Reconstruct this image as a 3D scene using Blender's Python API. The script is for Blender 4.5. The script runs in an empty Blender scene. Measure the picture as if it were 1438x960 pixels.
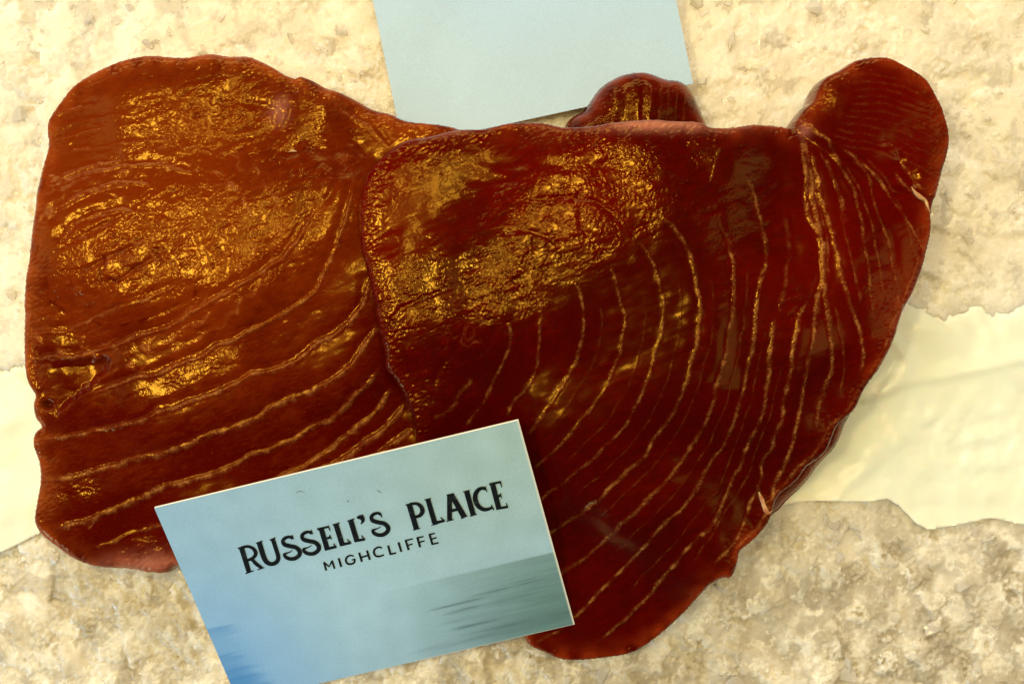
import bpy, math
import numpy as np
from mathutils import Vector
from mathutils.geometry import tessellate_polygon

MM = 0.001
C = bpy.context.scene.collection
sc = bpy.context.scene

# ------------------------------------------------------------------ camera
CAM_H = 320.0                     # mm above the ice
FIELD = 245.0                     # mm of ice seen across the frame
cam_d = bpy.data.cameras.new('camera')
cam = bpy.data.objects.new('camera', cam_d)
C.objects.link(cam)
cam.location = (0, 0, CAM_H * MM)
cam_d.sensor_fit = 'HORIZONTAL'
cam_d.angle = 2 * math.atan(FIELD / 2 / CAM_H)
cam_d.clip_start = 0.01
cam_d.clip_end = 20
sc.camera = cam

# ------------------------------------------------------------------ light
world = bpy.data.worlds.new('World')
sc.world = world
world.use_nodes = True
bg = world.node_tree.nodes['Background']
bg.inputs[0].default_value = (1.0, 0.86, 0.60, 1)
bg.inputs[1].default_value = 0.06


def area(name, loc, target, size, power, col, size_y=None):
    d = bpy.data.lights.new(name, 'AREA')
    d.energy = power
    d.color = col
    d.shape = 'RECTANGLE' if size_y else 'DISK'
    d.size = size * MM
    if size_y:
        d.size_y = size_y * MM
    o = bpy.data.objects.new(name, d)
    C.objects.link(o)
    o.location = Vector(loc) * MM
    o.rotation_euler = (Vector(target) * MM - o.location).to_track_quat('-Z', 'Y').to_euler()
    return o


KEY = (1.0, 0.92, 0.80)
SPOT = (1.0, 0.78, 0.36)
area('key_fill_panel', (-150, 1050, 700), (0, 30, 0), 1500, 11.6, KEY, 500)
area('key_fill_panel', (-1050, 60, 650), (-20, 0, 0), 450, 2.7, KEY, 1200)  # unseen fill panel added at the left to soften the shadows
area('key_fill_panel', (1050, -40, 650), (20, 0, 0), 450, 2.2, KEY, 1200)  # unseen fill panel added at the right, weaker than the left
area('warm_spot_lamp', (-285, 45, 760), (-60, 20, 0), 80, 2.1, SPOT, 65)
area('warm_spot_lamp', (72, 160, 760), (10, 20, 0), 60, 1.3, SPOT, 50)
area('warm_spot_lamp', (-74, 34, 760), (-5, 10, 0), 55, 0.6, SPOT, 45)
area('warm_spot_lamp', (-78, 195, 760), (-30, 20, 0), 60, 0.40, SPOT, 50)
area('shop_window_light', (-760, -640, 340), (-60, -60, 5), 420, 4.6, (0.46, 0.74, 1.0), 260)

sc.view_settings.view_transform = 'Standard'
sc.view_settings.look = 'None'
sc.view_settings.gamma = 1
sc.view_settings.exposure = 0.20
sc.cycles.use_denoising = True
sc.cycles.max_bounces = 8
sc.cycles.sample_clamp_indirect = 4


# ------------------------------------------------------------------ helpers
def P(px, py, z=0.0):
    """photo pixel -> mm at height z"""
    s = FIELD / 1438.0 * (CAM_H - z) / CAM_H
    return np.array(((px - 719.0) * s, (480.0 - py) * s, z))


def P2(pts, z):
    return np.array([P(a, b, z)[:2] for a, b in pts])


def spline(pts, step, closed=False):
    """Catmull-Rom resample to about 'step' mm"""
    p = np.asarray(pts, float)
    n = len(p)
    if n == 2 and not closed:
        k = max(2, int(np.linalg.norm(p[1] - p[0]) / step))
        t = np.linspace(0, 1, k + 1)[:, None]
        return p[0] * (1 - t) + p[1] * t
    out = []
    segs = n if closed else n - 1
    for i in range(segs):
        if closed:
            p0, p1, p2, p3 = p[(i - 1) % n], p[i], p[(i + 1) % n], p[(i + 2) % n]
        else:
            p1, p2 = p[i], p[i + 1]
            p0 = p[i - 1] if i > 0 else 2 * p1 - p2
            p3 = p[i + 2] if i + 2 < n else 2 * p2 - p1
        k = max(1, int(np.linalg.norm(p2 - p1) / step + 0.5))
        for j in range(k):
            t = j / k
            out.append(0.5 * (2 * p1 + (p2 - p0) * t + (2 * p0 - 5 * p1 + 4 * p2 - p3) * t * t
                              + (3 * p1 - p0 - 3 * p2 + p3) * t ** 3))
    if not closed:
        out.append(p[-1])
    return np.array(out)


def noise(shape, h, wl, seed, ratio=1.0, ang=0.0, octv=1.0):
    """band-limited noise, unit std, wavelength wl mm on a grid of spacing h"""
    r = np.random.default_rng(seed)
    ny, nx = shape
    py, px = ny + ny % 2 + 64, nx + nx % 2 + 64
    w = r.standard_normal((py, px))
    fy = np.fft.fftfreq(py, h)[:, None]
    fx = np.fft.rfftfreq(px, h)[None, :]
    ca, sa = math.cos(ang), math.sin(ang)
    u = (fx * ca + fy * sa) * ratio          # along 'ang' stretched by ratio
    v = -fx * sa + fy * ca
    f = np.sqrt(u * u + v * v) + 1e-9
    filt = np.exp(-(np.log(f * wl) / (0.55 * octv)) ** 2)
    z = np.fft.irfft2(np.fft.rfft2(w) * filt, s=(py, px))[:ny, :nx]
    return z / z.std()


def ss(a, b, x):
    t = np.clip((x - a) / (b - a), 0, 1)
    return t * t * (3 - 2 * t)


def poly_sd(X, Y, poly):
    """signed distance (+ inside) and nearest point"""
    shp = X.shape
    x, y = X.ravel(), Y.ravel()
    best = np.full(x.size, 1e18)
    nx_, ny_ = np.zeros(x.size), np.zeros(x.size)
    ins = np.zeros(x.size, bool)
    n = len(poly)
    for i in range(n):
        ax, ay = poly[i]
        bx, by = poly[(i + 1) % n]
        dx, dy = bx - ax, by - ay
        L = dx * dx + dy * dy + 1e-12
        t = np.clip(((x - ax) * dx + (y - ay) * dy) / L, 0, 1)
        qx, qy = ax + t * dx, ay + t * dy
        d = (x - qx) ** 2 + (y - qy) ** 2
        m = d < best
        best[m] = d[m]
        nx_[m] = qx[m]
        ny_[m] = qy[m]
        if ay != by:
            c = ((ay > y) != (by > y)) & (x < (bx - ax) * (y - ay) / (by - ay) + ax)
            ins ^= c
    d = np.sqrt(best)
    return (np.where(ins, d, -d).reshape(shp), nx_.reshape(shp), ny_.reshape(shp))


def line_dist(X, Y, pl, reach, org=None):
    """distance to a polyline, signed side and position along it (within reach)"""
    D = np.full(X.shape, 1e6)
    T = np.zeros(X.shape)
    S = np.zeros(X.shape)
    x0, y0, h = org if org else (X[0, 0], Y[0, 0], X[0, 1] - X[0, 0])
    ny, nx = X.shape
    acc = 0.0
    tot = np.linalg.norm(np.diff(pl, axis=0), axis=1).sum()
    for i in range(len(pl) - 1):
        a, b = pl[i], pl[i + 1]
        lo = np.minimum(a, b) - reach
        hi = np.maximum(a, b) + reach
        i0, i1 = max(0, int((lo[0] - x0) / h)), min(nx, int((hi[0] - x0) / h) + 2)
        j0, j1 = max(0, int((lo[1] - y0) / h)), min(ny, int((hi[1] - y0) / h) + 2)
        d = b - a
        L = math.hypot(*d)
        if i1 <= i0 or j1 <= j0 or L < 1e-9:
            acc += L
            continue
        xx, yy = X[j0:j1, i0:i1] - a[0], Y[j0:j1, i0:i1] - a[1]
        t = np.clip((xx * d[0] + yy * d[1]) / (L * L), 0, 1)
        ex, ey = xx - t * d[0], yy - t * d[1]
        e = np.hypot(ex, ey)
        m = e < D[j0:j1, i0:i1]
        D[j0:j1, i0:i1][m] = e[m]
        T[j0:j1, i0:i1][m] = ((acc + t * L) / tot)[m]
        S[j0:j1, i0:i1][m] = np.sign(d[0] * ey - d[1] * ex)[m]
        acc += L
    return D, S, T


def field(X, Y, ctrl, power=2.6):
    """smooth scattered interpolation of (px, py, z) control heights"""
    num = np.zeros(X.shape)
    den = np.zeros(X.shape)
    for px, py, z in ctrl:
        q = P(px, py, z)
        w = 1.0 / ((X - q[0]) ** 2 + (Y - q[1]) ** 2 + 120.0) ** power
        num += w * z
        den += w
    return num / den


def zpx(ctrl, px, py):
    """control height under a photo pixel"""
    a = np.array(ctrl, float)
    w = 1.0 / ((a[:, 0] - px) ** 2 + (a[:, 1] - py) ** 2 + 900.0) ** 1.8
    return float((w * a[:, 2]).sum() / w.sum())


def PZ(pts, ctrl, lift=0.0):
    return np.array([P(a, b, zpx(ctrl, a, b) + lift)[:2] for a, b in pts])


def mesh_np(name, co, quads, tris=None, smooth=True):
    me = bpy.data.meshes.new(name)
    nq = len(quads)
    nt = 0 if tris is None else len(tris)
    me.vertices.add(len(co))
    me.vertices.foreach_set('co', (np.asarray(co) * MM).astype(np.float32).ravel())
    loops = np.asarray(quads, np.int32).ravel()
    starts = np.arange(nq) * 4
    if nt:
        loops = np.concatenate([loops, np.asarray(tris, np.int32).ravel()])
        starts = np.concatenate([starts, nq * 4 + np.arange(nt) * 3])
    me.loops.add(len(loops))
    me.loops.foreach_set('vertex_index', loops.astype(np.int32))
    me.polygons.add(nq + nt)
    me.polygons.foreach_set('loop_start', starts.astype(np.int32))
    me.update(calc_edges=True)
    me.validate()
    if smooth:
        me.polygons.foreach_set('use_smooth', np.ones(len(me.polygons), bool))
    return me


def attr(me, name, rgba):
    a = me.color_attributes.new(name, 'FLOAT_COLOR', 'POINT')
    a.data.foreach_set('color', np.asarray(rgba, np.float32).ravel())


def link(name, me, mat, parent=None):
    o = bpy.data.objects.new(name, me)
    C.objects.link(o)
    if mat:
        me.materials.append(mat)
    if parent:
        o.parent = parent
    return o


def tag(o, label=None, cat=None, group=None, kind=None):
    for k, v in (('label', label), ('category', cat), ('group', group), ('kind', kind)):
        if v:
            o[k] = v
    return o


# ------------------------------------------------------------------ materials
class N:
    def __init__(s, name):
        s.m = bpy.data.materials.new(name)
        s.m.use_nodes = True
        s.t = s.m.node_tree
        s.b = s.t.nodes['Principled BSDF']

    def n(s, typ, **kw):
        nd = s.t.nodes.new(typ)
        for k, v in kw.items():
            setattr(nd, k, v)
        return nd

    def l(s, a, b):
        s.t.links.new(a, b)

    def val(s, sock, v):
        if hasattr(v, 'is_linked'):
            s.l(v, sock)
        else:
            sock.default_value = v

    def math(s, op, a, b=0.0, c=0.0, clamp=False):
        nd = s.n('ShaderNodeMath', operation=op, use_clamp=clamp)
        s.val(nd.inputs[0], a)
        s.val(nd.inputs[1], b)
        s.val(nd.inputs[2], c)
        return nd.outputs[0]

    def mix(s, f, a, b):
        nd = s.n('ShaderNodeMix', data_type='RGBA')
        s.val(nd.inputs[0], f)
        s.val(nd.inputs[6], a)
        s.val(nd.inputs[7], b)
        return nd.outputs[2]

    def noise(s, scale, detail=4, rough=0.55, dist=0.0, vec=None):
        nd = s.n('ShaderNodeTexNoise')
        nd.inputs['Scale'].default_value = scale
        nd.inputs['Detail'].default_value = detail
        nd.inputs['Roughness'].default_value = rough
        nd.inputs['Distortion'].default_value = dist
        s.l(vec if vec else s.obj(), nd.inputs['Vector'])
        return nd.outputs['Fac']

    def obj(s):
        if not hasattr(s, '_o'):
            s._o = s.n('ShaderNodeTexCoord').outputs['Object']
        return s._o

    def ramp(s, f, a, b):
        nd = s.n('ShaderNodeMapRange')
        s.val(nd.inputs[0], f)
        nd.inputs[1].default_value = a
        nd.inputs[2].default_value = b
        return nd.outputs[0]

    def attr(s, name):
        nd = s.n('ShaderNodeAttribute', attribute_name=name)
        sp = s.n('ShaderNodeSeparateColor')
        s.l(nd.outputs['Color'], sp.inputs[0])
        return sp.outputs[0], sp.outputs[1], sp.outputs[2], nd.outputs['Alpha']

    def bump(s, hgt, strength, dist, prev=None):
        nd = s.n('ShaderNodeBump')
        s.val(nd.inputs['Strength'], strength)
        nd.inputs['Distance'].default_value = dist
        s.l(hgt, nd.inputs['Height'])
        if prev:
            s.l(prev, nd.inputs['Normal'])
        return nd.outputs[0]


def tuna_mat(name, dark, mid, rim):
    k = N(name)
    fas, gli, pale, edge = k.attr('mask')
    big = k.ramp(k.noise(38, 5, 0.6, 0.4), 0.34, 0.68)
    tone = k.attr('tone')[0]
    base = k.mix(k.math('MULTIPLY_ADD', k.math('SUBTRACT', big, 0.5), 0.7, tone, clamp=True), dark, mid)
    spk = k.ramp(k.noise(1500, 2, 0.7), 0.60, 0.76)
    base = k.mix(k.math('MULTIPLY', spk, 0.3), base, (mid[0] * 1.7, mid[1] * 2.4, mid[2] * 2, 1))
    base = k.mix(edge, base, rim)  # orange rim colour stands in for light glowing through the edge
    fn = k.math('MULTIPLY', fas, k.ramp(k.noise(900, 4, 0.7), 0.26, 0.66), clamp=True)
    base = k.mix(k.math('MULTIPLY', k.math('POWER', fn, 1.4), 0.80, clamp=True), base, (0.52, 0.225, 0.055, 1))
    pn = k.math('MULTIPLY', pale, k.ramp(k.noise(260, 4, 0.6), 0.22, 0.55), clamp=True)
    base = k.mix(pn, base, (0.42, 0.150, 0.095, 1))
    k.l(base, k.b.inputs['Base Color'])
    rg = k.math('MULTIPLY_ADD', k.noise(300, 3), 0.12, 0.11)
    k.l(rg, k.b.inputs['Roughness'])
    k.b.inputs['IOR'].default_value = 1.34
    k.b.inputs['Specular Tint'].default_value = (1.0, 0.62, 0.09, 1)
    k.b.inputs['Subsurface Weight'].default_value = 0.35
    k.b.inputs['Subsurface Radius'].default_value = (1.0, 0.22, 0.08)
    k.b.inputs['Subsurface Scale'].default_value = 0.0025
    st = k.math('MULTIPLY_ADD', gli, 0.9, 0.045, clamp=True)
    b1 = k.bump(k.noise(1350, 1, 0.5, 0.4), st, 0.00022)
    b2 = k.bump(k.noise(750, 1, 0.5, 0.6), st, 0.00014, b1)
    k.l(b2, k.b.inputs['Normal'])
    return k.m


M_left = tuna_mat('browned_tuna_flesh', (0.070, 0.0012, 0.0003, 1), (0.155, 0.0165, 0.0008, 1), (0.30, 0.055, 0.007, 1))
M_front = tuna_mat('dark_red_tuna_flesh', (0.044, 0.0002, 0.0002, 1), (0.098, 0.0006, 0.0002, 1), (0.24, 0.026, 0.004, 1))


def membrane_mat():
    k = N('pale_membrane')
    b = k.mix(k.ramp(k.noise(500, 4), 0.35, 0.65), (0.34, 0.11, 0.03, 1), (0.62, 0.36, 0.16, 1))
    k.l(b, k.b.inputs['Base Color'])
    k.b.inputs['Roughness'].default_value = 0.32
    k.b.inputs['Subsurface Weight'].default_value = 0.4
    k.b.inputs['Subsurface Scale'].default_value = 0.002
    k.l(k.bump(k.noise(900, 3), 0.5, 0.0004), k.b.inputs['Normal'])
    return k.m


M_mem = membrane_mat()


def ice_mat(name, lo, hi, bmp):
    k = N(name)
    clear, frost, tan, _ = k.attr('mask')
    n1 = k.ramp(k.noise(70, 6, 0.62, 0.5), 0.32, 0.68)
    base = k.mix(n1, lo, hi)
    base = k.mix(clear, base, (0.72, 0.655, 0.52, 1))
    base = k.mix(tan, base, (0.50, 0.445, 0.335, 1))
    base = k.mix(frost, base, (0.87, 0.835, 0.715, 1))
    k.l(base, k.b.inputs['Base Color'])
    k.l(k.math('MULTIPLY_ADD', k.noise(200, 3), 0.2, 0.04), k.b.inputs['Roughness'])
    k.b.inputs['IOR'].default_value = 1.31
    if bmp > .5:
        k.l(k.math('MULTIPLY_ADD', clear, 0.22, 0.04, clamp=True), k.b.inputs['Transmission Weight'])
    k.b.inputs['Subsurface Weight'].default_value = 0.9
    k.b.inputs['Subsurface Radius'].default_value = (1.0, 0.97, 0.9)
    k.b.inputs['Subsurface Scale'].default_value = 0.006
    b1 = k.bump(k.noise(900, 2, 0.65), 0.7 * bmp, 0.0004)
    k.l(k.bump(k.noise(350, 4, 0.6, 0.7), 0.15 * bmp, 0.0009, b1), k.b.inputs['Normal'])
    return k.m


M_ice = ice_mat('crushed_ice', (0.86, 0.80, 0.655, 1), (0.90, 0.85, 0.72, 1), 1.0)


def sheet_mat():
    k = N('white_plastic_sheet')
    b = k.mix(k.ramp(k.noise(45, 4), 0.3, 0.7), (0.94, 0.85, 0.67, 1), (0.98, 0.905, 0.76, 1))
    k.l(b, k.b.inputs['Base Color'])
    k.b.inputs['Roughness'].default_value = 0.34
    k.b.inputs['Subsurface Weight'].default_value = 0.3
    k.b.inputs['Subsurface Scale'].default_value = 0.002
    k.l(k.bump(k.noise(260, 3), 0.12, 0.0006), k.b.inputs['Normal'])
    return k.m


M_sheet = sheet_mat()


def card_mat(name, use_attr, col=(0.5, 0.7, 0.66, 1)):
    k = N(name)
    if use_attr:
        a = k.n('ShaderNodeAttribute', attribute_name='print')
        base = a.outputs['Color']
    else:
        base = k.mix(k.ramp(k.noise(30, 4, 0.5, 0.5), 0.35, 0.65), col, tuple(c * 1.10 for c in col[:3]) + (1,))
    gr = k.ramp(k.noise(2200, 2), 0.3, 0.7)
    base2 = k.n('ShaderNodeMix', data_type='RGBA', blend_type='MULTIPLY')
    base2.inputs[0].default_value = 0.10
    k.l(base, base2.inputs[6])
    k.l(gr, base2.inputs[7])
    k.l(base2.outputs[2], k.b.inputs['Base Color'])
    k.b.inputs['Roughness'].default_value = 0.45
    k.l(k.bump(k.noise(1500, 2), 0.06, 0.0002), k.b.inputs['Normal'])
    return k.m


M_card = card_mat('printed_card', True)
M_blank = card_mat('blank_teal_card', False, (0.37, 0.56, 0.78, 1))
kk = N('card_edge_paper')
kk.b.inputs['Base Color'].default_value = (0.90, 0.86, 0.74, 1)
kk.b.inputs['Roughness'].default_value = 0.6
M_edge = kk.m
kk = N('black_ink')
kk.l(kk.mix(kk.ramp(kk.noise(900, 3), 0.62, 0.72), (0.004, 0.006, 0.009, 1), (0.03, 0.05, 0.06, 1)), kk.b.inputs['Base Color'])
kk.b.inputs['Roughness'].default_value = 0.6
kk.b.inputs['Specular IOR Level'].default_value = 0.15
M_ink = kk.m

# ------------------------------------------------------------------ traced outlines (photo pixels)
LEFT_OUT = [(40, 360), (48, 294), (50, 268), (58, 240), (67, 207), (66, 183), (72, 162), (93, 133), (113, 115), (134, 102),
            (157, 90), (177, 83), (207, 79), (234, 80), (260, 82), (284, 78), (300, 77), (320, 80), (345, 78), (360, 83),
            (384, 95), (400, 105), (415, 110), (420, 107), (437, 113), (454, 123), (474, 130), (500, 142), (520, 153),
            (547, 160), (570, 170), (613, 176), (647, 181), (690, 200), (700, 260), (690, 400), (670, 540), (640, 640),
            (590, 690), (500, 740), (420, 775), (330, 800), (255, 794), (234, 804), (214, 803), (180, 798), (150, 795), (127, 792),
            (100, 782), (80, 768), (60, 752), (48, 733), (52, 703), (55, 677), (53, 650), (45, 624), (48, 607), (58, 599),
            (50, 587), (47, 570), (51, 555), (47, 548), (39, 532), (37, 507), (33, 473), (33, 440), (32, 423), (35, 390)]
FRONT_OUT = [(560, 204), (600, 192), (647, 182), (680, 181), (714, 174), (754, 173), (780, 177), (795, 179), (834, 178), (858, 173),
             (889, 170), (916, 169), (947, 171), (975, 170), (990, 173), (996, 177), (1014, 178), (1033, 178), (1061, 175), (1085, 178),
             (1116, 182), (1120, 170), (1131, 153), (1143, 142), (1150, 123), (1161, 108), (1185, 95), (1205, 84),
             (1228, 80), (1248, 83), (1268, 93), (1295, 108), (1308, 125), (1322, 150), (1328, 170), (1332, 187),
             (1332, 207), (1325, 234), (1318, 260), (1312, 284), (1309, 303), (1308, 327), (1302, 353), (1292, 387),
             (1282, 413), (1268, 437), (1258, 470), (1248, 494), (1235, 520), (1215, 547), (1198, 577), (1175, 600),
             (1160, 634), (1134, 656), (1119, 675), (1093, 697), (1082, 724), (1070, 744), (1055, 759), (1038, 774),
             (1035, 788), (1027, 808), (1014, 810), (995, 821), (980, 836), (958, 859), (922, 892), (892, 913), (855, 922),
             (810, 926), (784, 922), (769, 915), (746, 905), (737, 892), (715, 850), (680, 780), (640, 710), (600, 650),
             (583, 617), (580, 594), (570, 563), (558, 539), (543, 517), (542, 500), (538, 478), (530, 440), (520, 390), (508, 345),
             (505, 300), (510, 265), (525, 232)]
BACK_OUT = [(796, 182), (805, 164), (821, 154), (833, 139), (846, 121), (864, 108), (881, 101), (901, 98), (916, 100),
            (932, 105), (942, 108), (953, 109), (967, 117), (977, 131), (984, 148), (990, 166), (1010, 230), (1090, 330), (1180, 450),
            (1200, 560), (1188, 600), (1175, 626), (1150, 655), (1130, 682), (1108, 705), (1088, 722), (1050, 735), (950, 700),
            (850, 560), (790, 400), (780, 260)]

LEFT_Z = [(80, 150, 20), (200, 130, 22), (400, 140, 20), (550, 175, 17), (150, 350, 23), (300, 350, 23), (450, 300, 22), (80, 500, 20),
          (250, 550, 21), (480, 500, 19), (520, 400, 20), (560, 600, 14), (100, 700, 18), (300, 720, 17), (200, 780, 15),
          (500, 650, 13), (620, 300, 13), (640, 500, 11), (680, 300, 9), (420, 760, 12)]
FRONT_Z = [(530, 280, 25.5), (540, 430, 26.5), (580, 590, 25), (650, 205, 25.5), (720, 400, 29), (800, 300, 28.5), (900, 250, 27.5),
           (1000, 200, 25.5), (1120, 210, 21.5), (1220, 130, 21), (1150, 150, 21.5), (1180, 110, 21.5), (1260, 110, 20.5), (1300, 200, 19.5), (1200, 400, 23.5), (1280, 390, 21), (1100, 500, 25.5),
           (950, 500, 27.5), (800, 600, 27), (900, 700, 24), (1000, 750, 20), (850, 850, 13.5), (780, 900, 9), (900, 890, 11), (800, 790, 14),
           (700, 700, 18), (640, 650, 20), (1060, 720, 18), (1180, 560, 21)]
BACK_Z = [(900, 150, 14), (830, 165, 11), (980, 160, 11), (1000, 400, 9), (1150, 600, 8), (900, 500, 8), (1100, 700, 7)]

# (points, width mm, strength, relief mm)
LEFT_LINES = [
    ([(35, 468), (73, 467), (107, 460), (150, 440), (200, 423), (250, 400)], .45, .5, .15),
    ([(40, 507), (67, 503), (110, 500), (143, 490), (177, 480), (190, 472), (214, 468), (247, 453), (284, 430), (317, 412), (350, 393), (377, 377), (407, 350), (430, 318), (443, 285)], .6, .55, .30),
    ([(123, 554), (150, 545), (187, 532), (214, 527), (247, 515), (284, 498), (300, 487), (340, 472), (377, 453), (417, 430), (444, 403), (467, 360), (480, 320), (492, 285), (500, 250)], .55, .75, .28),
    ([(50, 620), (63, 617), (87, 614), (127, 607), (167, 599), (200, 590), (227, 578), (247, 570), (267, 564), (287, 558), (307, 550), (334, 538), (354, 525), (384, 520), (417, 507), (444, 483), (480, 463), (502, 438), (517, 405), (526, 375)], .6, .85, .32),
    ([(53, 672), (73, 675), (100, 670), (133, 662), (167, 652), (187, 647), (214, 640), (247, 630), (284, 615), (320, 604), (357, 589), (384, 570), (417, 557), (434, 550), (480, 525), (503, 500), (523, 470), (534, 445)], .75, .9, .32),
    ([(67, 740), (100, 737), (133, 727), (167, 712), (200, 698), (234, 683), (267, 675), (300, 665), (334, 652), (350, 640), (377, 630), (410, 617), (434, 604), (480, 577), (500, 554), (523, 530), (540, 507)], .7, .95, .32),
    ([(380, 675), (417, 660), (444, 645), (464, 632), (480, 617), (507, 597), (530, 574), (553, 544)], .7, 1.0, .32),
    ([(440, 672), (480, 645), (500, 632), (517, 618), (543, 600), (570, 567)], .7, 1.0, .32),
    ([(500, 660), (535, 635), (560, 618), (580, 602)], .7, .9, .3),
    ([(133, 768), (167, 757), (200, 745), (232, 735)], .5, .45, .2),
    ([(122, 743), (130, 735), (137, 722)], .35, .4, .1),
    # upper swirl
    ([(76, 254), (99, 243), (124, 235), (149, 229), (176, 227)], .35, .55, .28),
    ([(76, 262), (101, 251), (130, 243), (159, 237), (186, 233), (230, 234), (276, 246)], .35, .5, .22),
    ([(65, 312), (80, 293), (97, 283), (118, 272), (138, 264), (163, 258), (193, 257), (214, 260)], .4, .55, .28),
    ([(70, 302), (93, 291), (113, 279), (138, 269), (163, 263), (184, 262)], .3, .45, .18),
    ([(82, 343), (88, 333), (99, 320), (113, 310), (134, 302), (155, 297), (172, 295), (189, 299)], .4, .5, .3),
    ([(73, 162), (95, 155), (118, 150), (134, 147)], .3, .35, .15),
    ([(75, 195), (100, 190), (130, 183), (150, 178)], .3, .3, .12),
    ([(93, 215), (117, 210), (150, 206), (183, 200), (240, 198)], .3, .35, .15),
    ([(85, 178), (130, 168), (170, 160)], .28, .25, .12),
    ([(125, 120), (160, 105), (186, 97)], .28, .3, .12),
    ([(390, 148), (402, 155), (398, 165), (391, 178)], 1.1, .7, .3),
    ([(472, 150), (500, 168), (520, 180), (535, 195), (545, 208)], .5, .5, .2),
    ([(484, 203), (500, 210), (510, 225)], .5, .3, .15),
]
LEFT_GROOVES = [
    ([(82, 383), (113, 378), (138, 368), (163, 355), (188, 345), (205, 332)], .5, .5),
    ([(92, 345), (101, 338), (124, 326), (147, 316), (164, 308)], .5, .5),
    ([(130, 403), (163, 393), (188, 378), (209, 366), (238, 349)], .45, .4),
    ([(86, 340), (92, 328), (103, 317), (118, 308), (140, 301), (160, 298)], .4, .55),
    ([(334, 145), (365, 148), (384, 155), (387, 175), (386, 197)], 1.1, .6),
    ([(400, 230), (425, 200), (450, 215), (470, 250)], 1.5, .4),
    ([(200, 450), (230, 437), (270, 420), (300, 400)], .8, .3),
    ([(455, 290), (470, 260), (478, 230)], 1.0, .5),
]
FRONT_LINES = [
    ([(608, 587), (630, 577), (647, 554), (663, 530)], .6, .45, .15),
    ([(653, 597), (670, 577), (687, 547), (700, 523), (713, 497), (717, 470), (713, 453)], .42, .6, .16),
    ([(710, 587), (720, 570), (737, 547), (753, 517), (757, 487), (760, 447), (757, 427), (747, 407)], .42, .6, .16),
    ([(740, 610), (757, 590), (777, 560), (797, 530), (814, 490), (819, 450), (817, 420), (805, 395)], .42, .7, .16),
    ([(745, 660), (761, 647), (780, 630), (806, 602), (840, 560), (857, 530), (870, 497), (877, 457), (874, 427), (864, 393), (854, 370)], .42, .6, .16),
    ([(740, 720), (765, 697), (791, 677), (817, 656), (844, 634), (874, 602), (884, 587), (907, 540), (920, 500), (929, 460), (932, 433), (927, 393), (914, 363), (894, 337)], .42, .6, .16),
    ([(740, 768), (780, 744), (802, 729), (836, 705), (855, 686), (877, 665), (900, 645), (922, 612), (947, 574), (960, 546), (974, 500), (981, 467), (983, 433), (976, 383), (964, 347), (945, 318), (922, 300)], .5, .7, .2),
    ([(770, 820), (799, 799), (825, 780), (855, 754), (885, 724), (911, 701), (937, 675), (960, 641), (977, 617), (995, 580), (1008, 534), (1021, 487), (1028, 440), (1030, 413), (1028, 367), (1020, 333), (1003, 300)], .5, .75, .2),
    ([(780, 885), (810, 864), (840, 832), (874, 799), (900, 772), (930, 739), (958, 714), (980, 682), (999, 649), (1018, 619), (1035, 577), (1046, 534), (1056, 487), (1061, 447), (1066, 400), (1075, 367), (1075, 340), (1068, 313), (1061, 284), (1051, 254), (1040, 227)], .5, .75, .2),
    ([(752, 902), (770, 893), (790, 880)], .45, .5, .15),
    ([(832, 907), (855, 889), (896, 851), (922, 821), (958, 779), (980, 757), (1007, 727), (1016, 701), (1037, 656), (1055, 615), (1068, 587), (1075, 554), (1081, 513), (1086, 463), (1093, 440)], .5, .75, .2),
    ([(1000, 795), (1033, 760), (1044, 735), (1055, 705), (1067, 675), (1070, 649), (1082, 634), (1087, 617), (1098, 584), (1108, 534), (1115, 487), (1122, 453), (1135, 417)], .5, .85, .22),
    ([(1065, 686), (1069, 705), (1082, 724)], .45, .85, .2),
    ([(1082, 722), (1089, 682), (1102, 656), (1108, 634), (1115, 617), (1121, 584), (1130, 540), (1136, 500), (1143, 460), (1148, 423), (1158, 377), (1156, 340), (1145, 320), (1135, 300), (1131, 250), (1128, 213), (1125, 190)], .55, 1.0, .24),
    ([(1148, 606), (1148, 574), (1158, 547), (1168, 507), (1166, 467), (1160, 423), (1158, 393), (1156, 350), (1150, 317), (1141, 267), (1135, 220), (1127, 188)], .55, 1.0, .24),
    ([(1208, 527), (1215, 500), (1211, 487), (1205, 457), (1191, 417), (1180, 377), (1171, 343), (1166, 310), (1155, 280), (1146, 240), (1140, 207)], .5, .95, .22),
    ([(1160, 220), (1171, 250), (1181, 280), (1188, 317)], .5, .7, .18),
    ([(1127, 180), (1158, 193), (1171, 213), (1185, 237), (1198, 260), (1205, 294), (1211, 320), (1218, 360), (1223, 407), (1225, 440)], .42, .8, .2),
    ([(1178, 207), (1198, 220), (1218, 247), (1228, 280), (1239, 313), (1251, 360), (1260, 410), (1262, 443)], .4, .75, .2),
    ([(1205, 225), (1238, 257), (1258, 287), (1278, 315), (1288, 330), (1299, 353)], .38, .75, .2),
    ([(1238, 203), (1255, 207), (1271, 233), (1288, 257), (1298, 267)], .42, .7, .2),
    ([(1255, 240), (1275, 264), (1302, 284), (1306, 300)], .42, .8, .2),
    ([(1013, 205), (1006, 225), (1000, 245), (995, 256)], .3, .5, .12),
    ([(1100, 290), (1108, 340), (1105, 385), (1093, 430)], .6, .3, .1),
]
for i in range(11):      # the thin parallel bands of the flap
    t = i / 10
    x0, y0 = 1165 + 35 * t - 40 * t * t, 112 + 95 * t
    x1, y1 = 1285 + 45 * min(1, t * 2.2), 112 + 135 * t
    FRONT_LINES.append(([(x0 + 30 * (1 - t), y0 - 6), ((x0 + x1) / 2 + 8, (y0 + y1) / 2 - 8), (x1, y1 + 6)], .35, .22, .12))


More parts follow.
